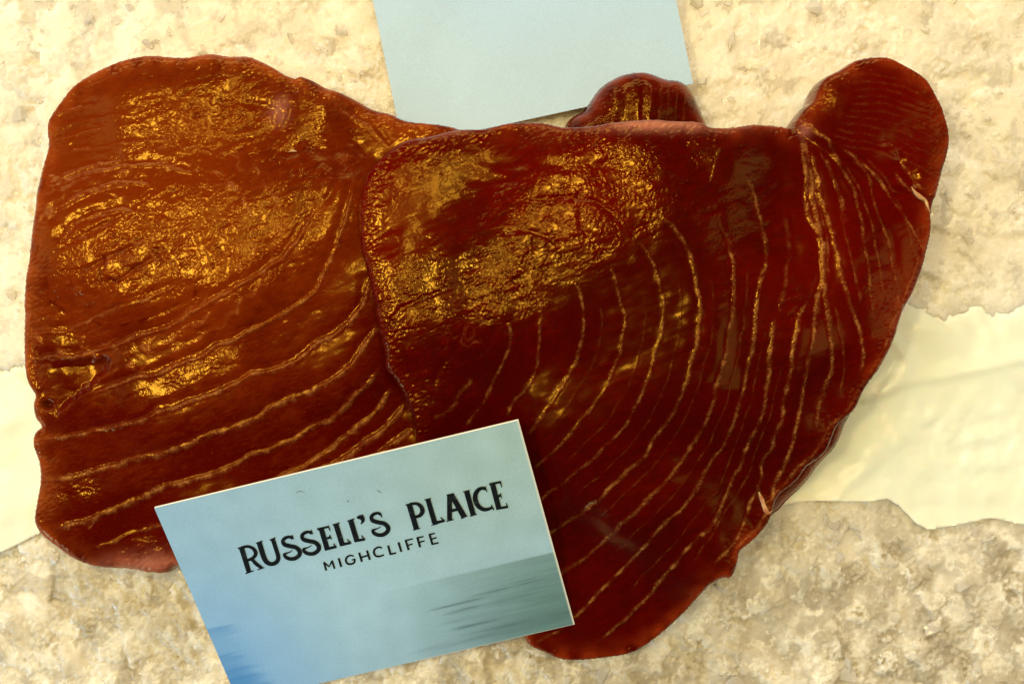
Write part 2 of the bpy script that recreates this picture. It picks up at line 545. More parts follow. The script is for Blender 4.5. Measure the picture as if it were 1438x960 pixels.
def between(a, b, f, strength):
    pa, pb = spline(np.array(a, float), 12), spline(np.array(b, float), 12)
    n = 14
    ia, ib = np.linspace(0, len(pa) - 1, n), np.linspace(0, len(pb) - 1, n)
    qa = np.stack([np.interp(ia, np.arange(len(pa)), pa[:, k]) for k in (0, 1)], 1)
    qb = np.stack([np.interp(ib, np.arange(len(pb)), pb[:, k]) for k in (0, 1)], 1)
    q = qa * (1 - f) + qb * f
    i0 = 1 + int(3 * f)
    return ([tuple(v) for v in q[i0:n - 2]], .26, strength, .05)


for i_, (f_, s_) in enumerate(((.45, .20), (.55, .22), (.5, .24), (.42, .26), (.5, .28), (.55, .30), (.5, .34))):
    FRONT_LINES.append(between(FRONT_LINES[3 + i_][0], FRONT_LINES[4 + i_][0], f_, s_) if 3 + i_ < 8 else between(FRONT_LINES[(8, 10)[i_ - 5]][0], FRONT_LINES[(10, 11)[i_ - 5]][0], f_, s_))
FRONT_LINES += [
    ([(1190, 230), (1206, 262), (1219, 300), (1230, 345), (1238, 390), (1243, 415)], .28, .45, .1),
    ([(1150, 205), (1164, 235), (1176, 270), (1188, 330), (1200, 385), (1210, 430)], .28, .45, .1),
    ([(1215, 222), (1242, 250), (1262, 285), (1280, 335), (1290, 372)], .28, .4, .1),
    ([(1129, 195), (1133, 240), (1142, 290), (1150, 330)], .3, .6, .1),
    ([(1131, 190), (1139, 230), (1149, 280), (1160, 330), (1166, 390)], .3, .6, .1),
    ([(1172, 430), (1180, 470), (1186, 510), (1180, 550)], .28, .4, .1),
    ([(1293, 350), (1283, 388), (1272, 414), (1259, 440), (1249, 470), (1239, 494), (1226, 520), (1206, 547), (1189, 577), (1165, 601), (1150, 630)], .4, .45, .12),
    ([(1160, 615), (1146, 634), (1123, 654), (1107, 675), (1086, 697), (1075, 722), (1062, 742), (1047, 758), (1030, 774)], .5, .7, .15),
]
FRONT_GROOVES = [
    ([(535, 465), (570, 430), (600, 415), (640, 400), (655, 395)], .7, .3),
    ([(610, 560), (615, 520), (640, 490), (660, 460)], .7, .3),
    ([(735, 285), (770, 277), (800, 278), (830, 280), (850, 292), (870, 310)], .6, .4),
    ([(811, 295), (818, 315), (828, 335)], .6, .4),
    ([(700, 330), (730, 325), (760, 330), (790, 345)], .6, .3),
    ([(1258, 210), (1268, 230), (1280, 250), (1290, 266)], 1.3, 1.3),
    ([(882, 330), (895, 322), (915, 316)], .7, .4),
    ([(660, 225), (720, 230), (800, 232), (900, 235)], 1.4, .3),
    ([(640, 250), (700, 255), (760, 252)], 1.4, .3),
    ([(1120, 185), (1150, 205), (1175, 225)], 1.2, .5),
]
# (px, py, rx, ry, angle deg, strength): skin of the cut that is torn and wet
LEFT_ROUGH = [(190, 360, 150, 55, -22, 1.0), (280, 175, 110, 55, -8, .9), (300, 300, 120, 70, 20, .6), (410, 250, 70, 120, 15, .5),
              (330, 390, 130, 60, -25, .5), (110, 420, 70, 30, 0, .45), (285, 515, 75, 26, -22, .5), (410, 425, 60, 30, -40, .35), (210, 765, 50, 22, -15, .9), (95, 690, 60, 30, -15, .5), (430, 120, 50, 30, 30, .7)]
FRONT_ROUGH = [(820, 285, 120, 50, -12, 1.0), (700, 400, 85, 45, -35, 1.0), (880, 210, 110, 25, 0, .8), (760, 350, 100, 40, -10, .8),
               (600, 420, 90, 60, -10, .6), (530, 280, 26, 70, 10, .5), (630, 520, 50, 60, 20, .5), (560, 480, 30, 50, -20, .6), (1240, 425, 22, 30, 0, .9), (1110, 430, 22, 25, 0, .5),
               (600, 230, 60, 22, -15, .35), (1030, 300, 60, 90, 0, .25), (670, 265, 60, 45, 0, .15)]


def gauss_mask(X, Y, items, z):
    m = np.zeros(X.shape)
    s = FIELD / 1438 * (CAM_H - z) / CAM_H
    for px, py, rx, ry, a, st in items:
        q = P(px, py, z)
        ca, sa = math.cos(math.radians(-a)), math.sin(math.radians(-a))
        dx, dy = X - q[0], Y - q[1]
        # photo angle: negative = rising to the right
        u = (dx * ca + dy * sa) / (rx * s)
        v = (-dx * sa + dy * ca) / (ry * s)
        m = np.maximum(m, st * np.exp(-(u * u + v * v) * 0.8))
    return m


def jitter(poly, seed):
    """small nicks and bumps along a cut edge"""
    n = len(poly)
    tg = np.roll(poly, -1, 0) - np.roll(poly, 1, 0)
    tg /= np.linalg.norm(tg, axis=1)[:, None] + 1e-9
    nr = np.stack([tg[:, 1], -tg[:, 0]], 1)
    rg = np.random.default_rng(seed + 77)
    w = np.zeros(n)
    for k, a in ((4, .03), (12, .08), (60, .14)):
        v = rg.standard_normal(n)
        for _ in range(k):
            v = (np.roll(v, 1) + v + np.roll(v, -1)) / 3
        w += a * v / v.std()
    return poly + nr * w[:, None]


def build_steak(name, outline, ctrl, lines, grooves, rough, mat, h, zsil, R, seed, support=None, pale=None, extra=None, wob=0.13, swirl=(), tone=(), ridge=0.3):
    poly = spline(PZ(outline, ctrl, -1.6), 0.8, True)
    poly = jitter(poly, seed)
    lo, hi = poly.min(0) - 1.5, poly.max(0) + 1.5
    xs = np.arange(lo[0], hi[0], h)
    ys = np.arange(lo[1], hi[1], h)
    X, Y = np.meshgrid(xs, ys)
    shp = X.shape
    Xw = X + wob * (noise(shp, h, 9, seed + 50) + 0.22 * noise(shp, h, 1.5, seed + 52))
    Yw = Y + wob * (noise(shp, h, 9, seed + 51) + 0.22 * noise(shp, h, 1.5, seed + 53))
    sd, qx, qy = poly_sd(X, Y, poly)
    zt = field(X, Y, ctrl)
    bot = np.full(shp, 0.9)
    if support is not None:
        bot = np.maximum(bot, support(X, Y))
    # wavy, soft thickness
    n_big = noise(shp, h, 22, seed)
    n_med = noise(shp, h, 7, seed + 1)
    n_wr = noise(shp, h, 2.6, seed + 2, 3.0, 0.35)
    n_fi = noise(shp, h, 1.1, seed + 3, 1.8, 0.5)
    n_sp = noise(shp, h, 0.75, seed + 4)
    rg = gauss_mask(X, Y, rough, float(zt.mean()))
    rg = np.clip(rg * (0.62 + 0.34 * noise(shp, h, 6, seed + 5) + 0.22 * noise(shp, h, 2, seed + 15)), 0, 1.1)
    top = zt + 0.05 * n_big + 0.025 * n_med
    fas = np.zeros(shp)
    brk = 0.60 + 0.30 * noise(shp, h, 5, seed + 7) + 0.20 * noise(shp, h, 0.8, seed + 6)
    wv = 0.92 + 0.16 * noise(shp, h, 2.5, seed + 8)
    for pts, w, st, rl in lines:
        pl = spline(PZ(pts, ctrl), 1.0)
        D, S, T = line_dist(Xw, Yw, pl, 6.0, (lo[0], lo[1], h))
        near = D < 6
        endf = ss(0, .06, T) * ss(0, .06, 1 - T)
        ww = w * 0.84 * np.clip(wv, .4, 1.8)
        g = np.exp(-(D / ww) ** 2) * endf
        fas = np.maximum(fas, np.where(near, g * st * np.clip(brk, 0.15, 1.2), 0))
        top += np.where(near, endf * rl * ridge * (np.exp(-(D / (ww * .9)) ** 2) * 1.3 - 0.8 * np.exp(-((D - S * 0.9 - .2) / 1.0) ** 2) - 0.5 * np.exp(-(D / 2.4) ** 2)), 0)
    for pts, w, dp in grooves:
        pl = spline(PZ(pts, ctrl), 1.0)
        D, S, T = line_dist(Xw, Yw, pl, 6.0, (lo[0], lo[1], h))
        endf = ss(0, .2, T) * ss(0, .2, 1 - T)
        top -= np.where(D < 6, endf * 0.5 * dp * np.exp(-(D / w) ** 2), 0)
    top += 0.030 * rg * n_wr + 0.020 * (0.05 + rg) * n_fi + 0.020 * (0.05 + rg) * n_sp + 0.006 * n_wr
    fibre = 0.10 * n_wr * (0.5 + rg) + .06 * noise(shp, h, .9, seed + 93, 4.0, .35)
    for px, py, ratio, ang, reach, amp in swirl:
        c0 = P(px, py, zsil + 3)
        ca, sa = math.cos(math.radians(-ang)), math.sin(math.radians(-ang))
        dx, dy = X - c0[0] + .5 * n_med, Y - c0[1] + .5 * noise(shp, h, 6, seed + 90)
        rho = np.sqrt((dx * ca + dy * sa) ** 2 + (ratio * (-dx * sa + dy * ca)) ** 2)
        rgn = np.random.default_rng(seed + 91)
        rad = np.arange(0, 120, 0.1)
        fib = np.zeros(rad.size)
        for wl, am in ((0.9, .7), (1.8, 1.0), (4.0, .9)):
            v = np.convolve(rgn.standard_normal(rad.size + 400), np.exp(-(np.arange(-100, 101) * .1 / (wl * .35)) ** 2), 'same')[200:-200]
            fib += am * v / v.std() * min(1, wl / 2)
        sw = np.interp(rho, rad, fib) * np.exp(-(rho / reach) ** 4)
        mod = np.clip(.55 + .5 * noise(shp, h, 5, seed + 92), 0, 1.4)
        top += amp * sw * mod
        fibre += 0.16 * sw * mod
        fas = np.maximum(fas, .42 * ss(1.0, 2.2, sw) * mod)
    top += fas * 0.03 * n_sp
    pl_m = np.zeros(shp)
    edge_glow = np.zeros(shp)
    if extra is not None:
        top, fas, pl_m = extra(X, Y, top, fas, pl_m, sd, seed, h)
    if pale is not None:
        pl_m = np.maximum(pl_m, gauss_mask(X, Y, pale, zsil))
    # rounded rim
    Rl = R * (1 + 0.18 * n_big)
    d = np.clip(sd, 0, None)
    drop_max = np.minimum(Rl, np.clip((top - bot) * 0.85, 0.5, None))
    t = np.clip(1 - d / Rl, 0, 1)
    top = top + 0.05 * n_fi * np.exp(-(d / 3.0) ** 2)
    top = top - 0.6 * np.exp(-(d / 4.0) ** 2)
    top = top - drop_max * (1 - np.sqrt(np.clip(1 - t ** 2.0, 0, 1)))
    top = np.maximum(top, bot + 0.15)
    edge_glow = np.clip(np.exp(-(d / (1.6 + .5 * n_med)) ** 2) * 0.38 + 0.36 * np.exp(-(d / 3.6) ** 2), 0, 1) * np.clip(.75 + .3 * n_med, 0, 1)  # painted glow band along the outline, as if light came through thin flesh
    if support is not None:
        edge_glow *= np.clip(1 - 0.9 * ss(2, 9, bot), 0, 1)
    # keep vertices; snap those near the outline onto it
    keep = sd > -0.75 * h
    snap = keep & (sd < 0.45 * h)
    Xs, Ys = np.where(snap, qx, X), np.where(snap, qy, Y)
    cell = keep[:-1, :-1] & keep[1:, :-1] & keep[:-1, 1:] & keep[1:, 1:]
    used = np.zeros(shp, bool)
    for a in (slice(None, -1), slice(1, None)):
        for b in (slice(None, -1), slice(1, None)):
            used[a, b] |= cell
    idx = np.full(shp, -1)
    nv = int(used.sum())
    idx[used] = np.arange(nv)
    jj, ii = np.nonzero(cell)
    q = np.stack([idx[jj, ii], idx[jj, ii + 1], idx[jj + 1, ii + 1], idx[jj + 1, ii]], 1)
    co = np.stack([Xs[used], Ys[used], top[used]], 1)
    msk = np.stack([np.clip(fas, 0, 1), np.clip(rg + fas * .8, 0, 1), np.clip(pl_m, 0, 1), np.clip(edge_glow, 0, 1)], -1)[used]
    botv = bot[used]
    fibv = fibre[used]
    # boundary loops
    e = np.concatenate([q[:, [0, 1]], q[:, [1, 2]], q[:, [2, 3]], q[:, [3, 0]]])
    key = e[:, 0].astype(np.int64) * nv + e[:, 1]
    rev = e[:, 1].astype(np.int64) * nv + e[:, 0]
    be = e[~np.isin(key, rev)]
    nxt = {}
    for a, b in be:
        nxt.setdefault(int(a), []).append(int(b))
    loops = []
    while nxt:
        st_ = next(iter(nxt))
        lp = [st_]
        cur = st_
        while True:
            lst = nxt.get(cur)
            if not lst:
                break
            b = lst.pop()
            if not lst:
                del nxt[cur]
            if b == st_:
                break
            lp.append(b)
            cur = b
        loops.append(lp)
    loops.sort(key=len, reverse=True)
    allco, allm, quads, tris = [co], [msk], [q], []
    base = nv
    lp = np.array(loops[0])
    ring = co[lp]
    nb = len(lp)
    tang = np.roll(ring[:, :2], -3, 0) - np.roll(ring[:, :2], 3, 0)
    tang /= np.linalg.norm(tang, axis=1)[:, None] + 1e-9
    nrm = np.stack([tang[:, 1], -tang[:, 0]], 1)
    for _ in range(30):
        nrm = (np.roll(nrm, 1, 0) + nrm + np.roll(nrm, -1, 0)) / 3
    prev = lp
    rings = 5
    rr = np.random.default_rng(seed + 9)
    for kx in range(1, rings + 1):
        f = kx / rings
        zz = ring[:, 2] * (1 - f) + botv[lp] * f
        off = 0.7 * math.sin(f * math.pi) - 1.2 * f * f
        c = np.column_stack([ring[:, :2] + nrm * off, zz])
        allco.append(c)
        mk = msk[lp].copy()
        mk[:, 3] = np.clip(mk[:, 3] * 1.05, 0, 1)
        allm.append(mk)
        cur = base + np.arange(nb)
        quads.append(np.stack([prev, cur, np.roll(cur, -1), np.roll(prev, -1)], 1))
        prev = cur
        base += nb
    lastc = allco[-1]
    tr = tessellate_polygon([[Vector((p[0], p[1], 0)) for p in lastc]])
    tr = np.array(tr)
    if len(tr):
        tris = prev[tr]
        a, b, c_ = lastc[tr[:, 0]], lastc[tr[:, 1]], lastc[tr[:, 2]]
        cr = (b[:, 0] - a[:, 0]) * (c_[:, 1] - a[:, 1]) - (b[:, 1] - a[:, 1]) * (c_[:, 0] - a[:, 0])
        flip = cr > 0
        tris[flip] = tris[flip][:, ::-1]
    me = mesh_np(name, np.concatenate(allco), np.concatenate(quads), tris)
    attr(me, 'mask', np.concatenate(allm))
    fc = np.concatenate(allco)
    tn = gauss_mask(fc[:, 0], fc[:, 1], tone, zsil) + .12
    tn[:len(fibv)] += fibv
    tn = np.clip(tn, 0, 1)
    attr(me, 'tone', np.stack([tn, tn, tn, np.ones(len(tn))], -1))
    o = link(name, me, mat)

    def top_at(px, py):
        i = int(round((px - lo[0]) / h))
        j = int(round((py - lo[1]) / h))
        return float(top[min(max(j, 0), shp[0] - 1), min(max(i, 0), shp[1] - 1)])
    return o, top_at, poly


def strand(name, pts, r, mat, parent, seed, flat=0.6, segs=7):
    """irregular soft strand through 3D mm points"""
    pl = spline(np.array(pts), 0.7)
    rg = np.random.default_rng(seed)
    n = len(pl)
    ph = rg.uniform(0, 6.28, 4)
    co, quads = [], []
    for i, p in enumerate(pl):
        t = i / (n - 1)
        d = pl[min(i + 1, n - 1)] - pl[max(i - 1, 0)]
        d /= np.linalg.norm(d) + 1e-9
        sd_ = np.cross(d, (0, 0, 1))
        sd_ /= np.linalg.norm(sd_) + 1e-9
        up = np.cross(sd_, d)
        rr = r * (0.25 + 0.75 * math.sin(math.pi * min(1, max(0, t))) ** 0.4) * (1 + .28 * math.sin(i * .55 + ph[0]) + .22 * math.sin(i * 1.3 + ph[1]))
        wob = 0.18 * math.sin(i * .4 + ph[2]) + .12 * math.sin(i * .9 + ph[3])
        for k in range(segs):
            a = 2 * math.pi * k / segs
            co.append(p + sd_ * (rr * math.cos(a) + wob) + up * rr * flat * math.sin(a))
    for i in range(n - 1):
        for k in range(segs):
            a, b = i * segs + k, i * segs + (k + 1) % segs
            quads.append((a, b, b + segs, a + segs))
    me = mesh_np(name, np.array(co), np.array(quads))
    return link(name, me, mat, parent)


# ------------------------------------------------------------------ ice bed
def tuck(X, Y):
    """0 along the far edge of the sheet, where the ice lies over it, 1 inside"""
    D, S, T = line_dist(X, Y, FAR_EDGE, 40)
    wob = 1.7 * np.sin(X * .21 + 2.1 * np.sin(Y * .17 + X * .06)) + 1.1 * np.sin(Y * .5 - X * .37 + 1.5 * np.sin(X * .13)) + .5 * np.sin(X * 1.1 + Y * .7)
    return ss(1.0, 15.0, D + wob)


def build_ice():
    h = 0.34
    xs = np.arange(-165, 165, h)
    ys = np.arange(-115, 115, h)
    X, Y = np.meshgrid(xs, ys)
    shp = X.shape
    rg = np.random.default_rng(5)
    Z = -3.0 + 0.9 * noise(shp, h, 30, 11)
    clear = np.zeros(shp)
    frost = np.zeros(shp)
    for i in range(6500):
        cx, cy = rg.uniform(-163, 163), rg.uniform(-113, 113)
        r = min(9, 1.35 * rg.lognormal(0.45, 0.55))
        j0, j1 = max(0, int((cy - r + 115) / h)), min(shp[0], int((cy + r + 115) / h) + 1)
        i0, i1 = max(0, int((cx - r + 165) / h)), min(shp[1], int((cx + r + 165) / h) + 1)
        if j1 - j0 < 2 or i1 - i0 < 2:
            continue
        x, y = X[j0:j1, i0:i1] - cx, Y[j0:j1, i0:i1] - cy
        cz = rg.uniform(-2.6, 0.6) + 0.10 * r
        zz = cz + x * rg.normal(0, .38) + y * rg.normal(0, .38)
        for k in range(rg.integers(4, 7)):
            a = rg.uniform(0, 6.283)
            zz = np.minimum(zz, cz + (r * rg.uniform(.45, .95) - (x * math.cos(a) + y * math.sin(a))) * rg.uniform(.5, 1.8))
        m = zz > Z[j0:j1, i0:i1]
        Z[j0:j1, i0:i1][m] = zz[m]
        c, f = rg.uniform(0, 1), rg.uniform(0, 1)
        clear[j0:j1, i0:i1][m] = c * c * c
        frost[j0:j1, i0:i1][m] = max(0, f - .6) * 1.6

    def blur(a, n):
        for _ in range(n):
            a = (np.roll(a, 1, 0) + np.roll(a, -1, 0) + np.roll(a, 1, 1) + np.roll(a, -1, 1) + 2 * a) / 6
        return a
    wx = 1.0 * noise(shp, h, 7, 25) + .5 * noise(shp, h, 2.5, 26) + .22 * noise(shp, h, 1.1, 29)
    wy = 1.0 * noise(shp, h, 7, 27) + .5 * noise(shp, h, 2.5, 28) + .22 * noise(shp, h, 1.1, 30)
    JJ, II = np.meshgrid(np.arange(shp[0]), np.arange(shp[1]), indexing='ij')
    JJ = np.clip(JJ + np.round(wy / h).astype(int), 0, shp[0] - 1)
    II = np.clip(II + np.round(wx / h).astype(int), 0, shp[1] - 1)
    Z, clear, frost = Z[JJ, II], clear[JJ, II], frost[JJ, II]
    soft = ss(-.6, .7, noise(shp, h, 34, 35) + 0.012 * (Y - 10))
    Z = (0.85 - .5 * soft) * Z + (0.15 + .5 * soft) * blur(Z, 22)
    clear, frost = blur(clear, 2), blur(frost, 6)
    Z = -1.6 + 0.36 * (Z + 1.6)
    Z += 0.05 * noise(shp, h, 3.2, 21) + 0.02 * noise(shp, h, 1.4, 22)
    # the steaks and the sheet press the ice down
    for outl, lvl in ((LEFT_OUT, -1.2), (FRONT_OUT, -1.2)):
        sd, _, _ = poly_sd(X, Y, spline(P2(outl, 10), 6, True))
        w = ss(-5, 1, sd)
        Z = np.where(w > 0, Z * (1 - w) + np.minimum(Z, lvl) * w, Z)
    sd, _, _ = poly_sd(X, Y, SHEET_POLY)
    far = (Y > P(0, 600, 0)[1])
    Z = np.where(far & (sd > -14), np.minimum(Z, 0.30 + 0.10 * np.clip(-sd, 0, None) + 0.25 * (Z + 1.0)), Z)
    w = ss(-1.5, 1.0, sd) * tuck(X, Y)
    Z = Z * (1 - w) + np.minimum(Z, -0.9) * w
    sd, _, _ = poly_sd(X, Y, BLANK_POLY)
    w = ss(-3, 1.0, sd)
    Z = Z * (1 - w) + np.minimum(Z, 0.6) * w
    # a lump of ice that props up the corner of the printed card
    c0 = P(322, 1004, 0)
    Z = Z + 6.5 * np.exp(-((X - c0[0]) ** 2 + (Y - c0[1]) ** 2) / 70.0)
    # wetter, clearer ice towards the front of the counter, frosted lumps at the left front
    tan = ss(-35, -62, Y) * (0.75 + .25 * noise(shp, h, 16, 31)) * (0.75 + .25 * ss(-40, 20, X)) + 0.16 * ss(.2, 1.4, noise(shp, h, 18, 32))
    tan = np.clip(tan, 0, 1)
    fr2 = ss(-38, -60, Y) * ss(-60, -90, X) * ss(.5, 1.5, noise(shp, h, 11, 33))
    dS, _, _ = poly_sd(X, Y, SHEET_POLY[::3])
    near_sheet = np.exp(-np.clip(-dS, 0, None) / 9.0) * (Y > P(0, 560, 0)[1])
    frost = np.clip(frost + 0.9 * fr2 + .8 * near_sheet, 0, 1)
    pt = (noise(shp, h, 13, 36) + .35 * noise(shp, h, 4, 37))[JJ, II]
    pt2 = (noise(shp, h, 10, 38) + .4 * noise(shp, h, 3.5, 39))[JJ, II]
    clear = np.clip(clear * 0.7 + 0.55 * ss(1.15, 1.45, pt), 0, 1)
    frost = np.clip(frost + 0.6 * ss(.7, 1.1, pt2), 0, 1)
    ny, nx = shp
    co = np.stack([X.ravel(), Y.ravel(), Z.ravel()], 1)
    I = np.arange(ny * nx).reshape(shp)
    q = np.stack([I[:-1, :-1].ravel(), I[:-1, 1:].ravel(), I[1:, 1:].ravel(), I[1:, :-1].ravel()], 1)
    me = mesh_np('ice_bed', co, q)
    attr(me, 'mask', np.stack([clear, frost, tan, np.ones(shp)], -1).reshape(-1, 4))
    global ICE_Z
    ICE_Z = (xs[0], ys[0], h, Z)
    o = link('ice_bed', me, M_ice)
    tag(o, label='bed of crushed ice under the tuna and the cards', kind='structure')


SHEET_PX = [(-60, 455), (0, 462), (60, 470), (300, 470), (700, 430), (1000, 390), (1200, 385), (1320, 400), (1400, 405), (1500, 400), (1520, 745),
            (1438, 736), (1392, 727), (1370, 732), (1300, 741), (1275, 722), (1245, 699), (1225, 703), (1180, 703), (1130, 703), (1090, 711), (1000, 740),
            (500, 760), (200, 745), (90, 738), (50, 752), (0, 775), (-60, 790)]
SHEET_POLY = spline(P2(SHEET_PX, 0), 2.5, True)
FAR_EDGE = spline(P2(SHEET_PX[1:11], 0), 2.5)
BLANK_PX = [(511, -60), (931, -60), (944, 8), (959, 60), (973, 118), (714, 174), (566, 207), (552, 127), (538, 67), (523, 0)]
BLANK_POLY = P2(BLANK_PX, 3)
build_ice()
kk = N('fish_tray')
kk.b.inputs['Base Color'].default_value = (0.62, 0.56, 0.43, 1)
kk.b.inputs['Roughness'].default_value = 0.5
tray = link('counter_tray', mesh_np('counter_tray', np.array([(-400, -400, -6), (400, -400, -6), (400, 400, -6), (-400, 400, -6)], float), np.array([(0, 1, 2, 3)]), smooth=False), kk.m)
tag(tray, label='tray under the ice', kind='structure')


def build_sheet():
    h = 0.6
    lo, hi = SHEET_POLY.min(0) - 1, SHEET_POLY.max(0) + 1
    X, Y = np.meshgrid(np.arange(lo[0], hi[0], h), np.arange(lo[1], hi[1], h))
    sd, qx, qy = poly_sd(X, Y, SHEET_POLY)
    shp = X.shape
    Z = 0.15 + 0.22 * noise(shp, h, 26, 41) + 0.05 * noise(shp, h, 8, 42) + gauss_mask(X, Y, [(1360, 615, 150, 60, -5, 1.0)], 0) * (.16 * noise(shp, h, 9, 43) + .05 * noise(shp, h, 3.5, 44))
    for pts, w, a in (([(1225, 560), (1280, 540), (1340, 530), (1450, 505)], 3.0, 0.9), ([(1250, 480), (1270, 510), (1240, 545)], 2.2, 0.9),
                      ([(1190, 690), (1250, 640), (1300, 600)], 4, .5), ([(0, 487), (20, 480), (45, 474)], 2.2, .9), ([(1330, 330), (1300, 430), (1262, 500)], 3.5, .6)):
        D, S, T = line_dist(X, Y, spline(P2(pts, 0), 1), 14)
        Z += np.where(D < 14, a * np.exp(-(D / w) ** 2) * (0.6 + 0.4 * S * np.tanh(D)), 0)
    tk = tuck(X, Y)
    Z += 0.35 * np.exp(-np.clip(sd, 0, None) / 2.0) * tk - 3.5 * (1 - tk) ** 2
    keep = sd > -0.75 * h
    snap = keep & (sd < .45 * h)
    X, Y = np.where(snap, qx, X), np.where(snap, qy, Y)
    cell = keep[:-1, :-1] & keep[1:, :-1] & keep[:-1, 1:] & keep[1:, 1:]
    used = np.zeros(shp, bool)
    for a in (slice(None, -1), slice(1, None)):
        for b in (slice(None, -1), slice(1, None)):
            used[a, b] |= cell
    idx = np.full(shp, -1)
    idx[used] = np.arange(int(used.sum()))
    jj, ii = np.nonzero(cell)
    q = np.stack([idx[jj, ii], idx[jj, ii + 1], idx[jj + 1, ii + 1], idx[jj + 1, ii]], 1)
    me = mesh_np('plastic_sheet', np.stack([X[used], Y[used], Z[used]], 1), q)
    o = link('plastic_sheet', me, M_sheet)
    md = o.modifiers.new('thickness', 'SOLIDIFY')
    md.thickness = 0.25 * MM
    md.offset = -1
    tag(o, 'smooth white sheet spread on the ice beneath the tuna steaks', 'sheet')


build_sheet()


def build_shards():
    """glassy splinters and lumps half sunk in the crushed ice"""
    import bmesh
    kk = N('clear_ice')
    kk.b.inputs['Base Color'].default_value = (0.90, 0.86, 0.77, 1)
    kk.b.inputs['Transmission Weight'].default_value = 0.62
    kk.b.inputs['IOR'].default_value = 1.31
    kk.l(kk.math('MULTIPLY_ADD', kk.noise(400, 3), 0.25, 0.0), kk.b.inputs['Roughness'])
    kk.l(kk.bump(kk.noise(500, 3, 0.6, 0.5), 0.35, 0.0005), kk.b.inputs['Normal'])
    rg = np.random.default_rng(17)
    x0, y0, h, Z = ICE_Z
    n = 900
    q = np.stack([rg.uniform(-130, 130, n), rg.uniform(-90, 90, n)], 1)
    bad = np.zeros(n, bool)
    for poly, m in ((SHEET_POLY, -2.0), (BLANK_POLY, -2.0), (spline(P2(LEFT_OUT, 14), 4, True), -3), (spline(P2(FRONT_OUT, 16), 4, True), -3), (spline(P2(BACK_OUT, 10), 4, True), -3)):
        sd, _, _ = poly_sd(q[:, 0], q[:, 1], poly)
        bad |= sd > m
    bm = bmesh.new()
    for x, y in q[~bad]:
        r_ = min(4.2, 1.0 * rg.lognormal(0.35, .5))
        z = Z[int((y - y0) / h), int((x - x0) / h)]
        k = rg.integers(8, 13)
        pts = rg.normal(0, 1, (k, 3))
        pts /= np.linalg.norm(pts, axis=1)[:, None]
        pts *= np.array((r_, r_ * rg.uniform(.5, 1), r_ * .45)) * rg.uniform(.7, 1.1, (k, 1))
        a, t = rg.uniform(0, 6.28), rg.normal(0, .35)
        c, s_ = math.cos(a), math.sin(a)
        vs = []
        for p in pts:
            px, pz = p[0] * math.cos(t) - p[2] * math.sin(t), p[0] * math.sin(t) + p[2] * math.cos(t)
            vs.append(bm.verts.new(((x + px * c - p[1] * s_) * MM, (y + px * s_ + p[1] * c) * MM, (z - .12 * r_ + pz) * MM)))
        res = bmesh.ops.convex_hull(bm, input=vs)
        dead = [g for g in set(res['geom_interior'] + res['geom_unused']) if isinstance(g, bmesh.types.BMVert)]
        if dead:
            bmesh.ops.delete(bm, geom=dead, context='VERTS')
    bmesh.ops.bevel(bm, geom=list(bm.edges), offset=0.16 * MM, segments=1, affect='EDGES', clamp_overlap=True)
    me = bpy.data.meshes.new('ice_shards')
    bm.to_mesh(me)
    bm.free()
    o = link('ice_shards', me, kk.m)
    tag(o, label='clear splinters of crushed ice', kind='stuff')


build_shards()


# ------------------------------------------------------------------ tuna
def extra_left(X, Y, top, fas, pl, sd, seed, h):
    # torn hollow at the left end
    hol = spline(P2([(36, 508), (80, 506), (112, 503), (140, 499), (154, 502), (150, 520), (127, 543), (97, 567), (76, 586), (62, 576), (46, 555)], 21), 1, True)
    d, _, _ = poly_sd(X, Y, hol)
    d = d + 0.15 * noise(X.shape, h, 3, seed + 70)
    m = ss(-0.2, 1.6, d)
    q = P(60, 550, 20)
    depth = 0.35 + 1.6 * ss(P(60, 540, 20)[0], P(135, 520, 20)[0], X)
    top = top - m * depth
    hole = P(63, 569, 20)
    r2 = ((X - hole[0]) / 1.1) ** 2 + ((Y - hole[1]) / .8) ** 2
    top = top - 2.6 * np.exp(-r2)
    lip = np.exp(-((d + .15) / .35) ** 2) * ss(P(120, 500, 20)[0], P(60, 500, 20)[0], X) * (Y > P(0, 530, 20)[1])
    fas = np.maximum(fas, .5 * lip)
    return top, fas, pl


def extra_front(X, Y, top, fas, pl, sd, seed, h):
    # flap rises above the V where the membranes meet
    D, S, T = line_dist(X, Y, spline(P2([(1116, 178), (1160, 205), (1205, 240), (1250, 262), (1300, 275)], 19), 1), 9)
    top = top + np.where(D < 9, 0.5 * np.exp(-(D / 3.5) ** 2) * S * np.tanh(D), 0)
    return top, fas, pl


zl = {}
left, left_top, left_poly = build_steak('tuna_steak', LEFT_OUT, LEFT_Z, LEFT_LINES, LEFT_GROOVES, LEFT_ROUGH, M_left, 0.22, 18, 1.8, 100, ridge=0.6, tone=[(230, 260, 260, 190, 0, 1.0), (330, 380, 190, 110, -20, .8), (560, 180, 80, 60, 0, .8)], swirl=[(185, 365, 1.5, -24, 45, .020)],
                                        pale=[(200, 795, 60, 14, -5, .7), (395, 158, 10, 14, 20, .8), (280, 80, 120, 4, 0, .4)], extra=extra_left)
tag(left, 'brownish red raw tuna steak with a swirled grain and a torn left end', 'tuna steak', 'raw tuna steaks')

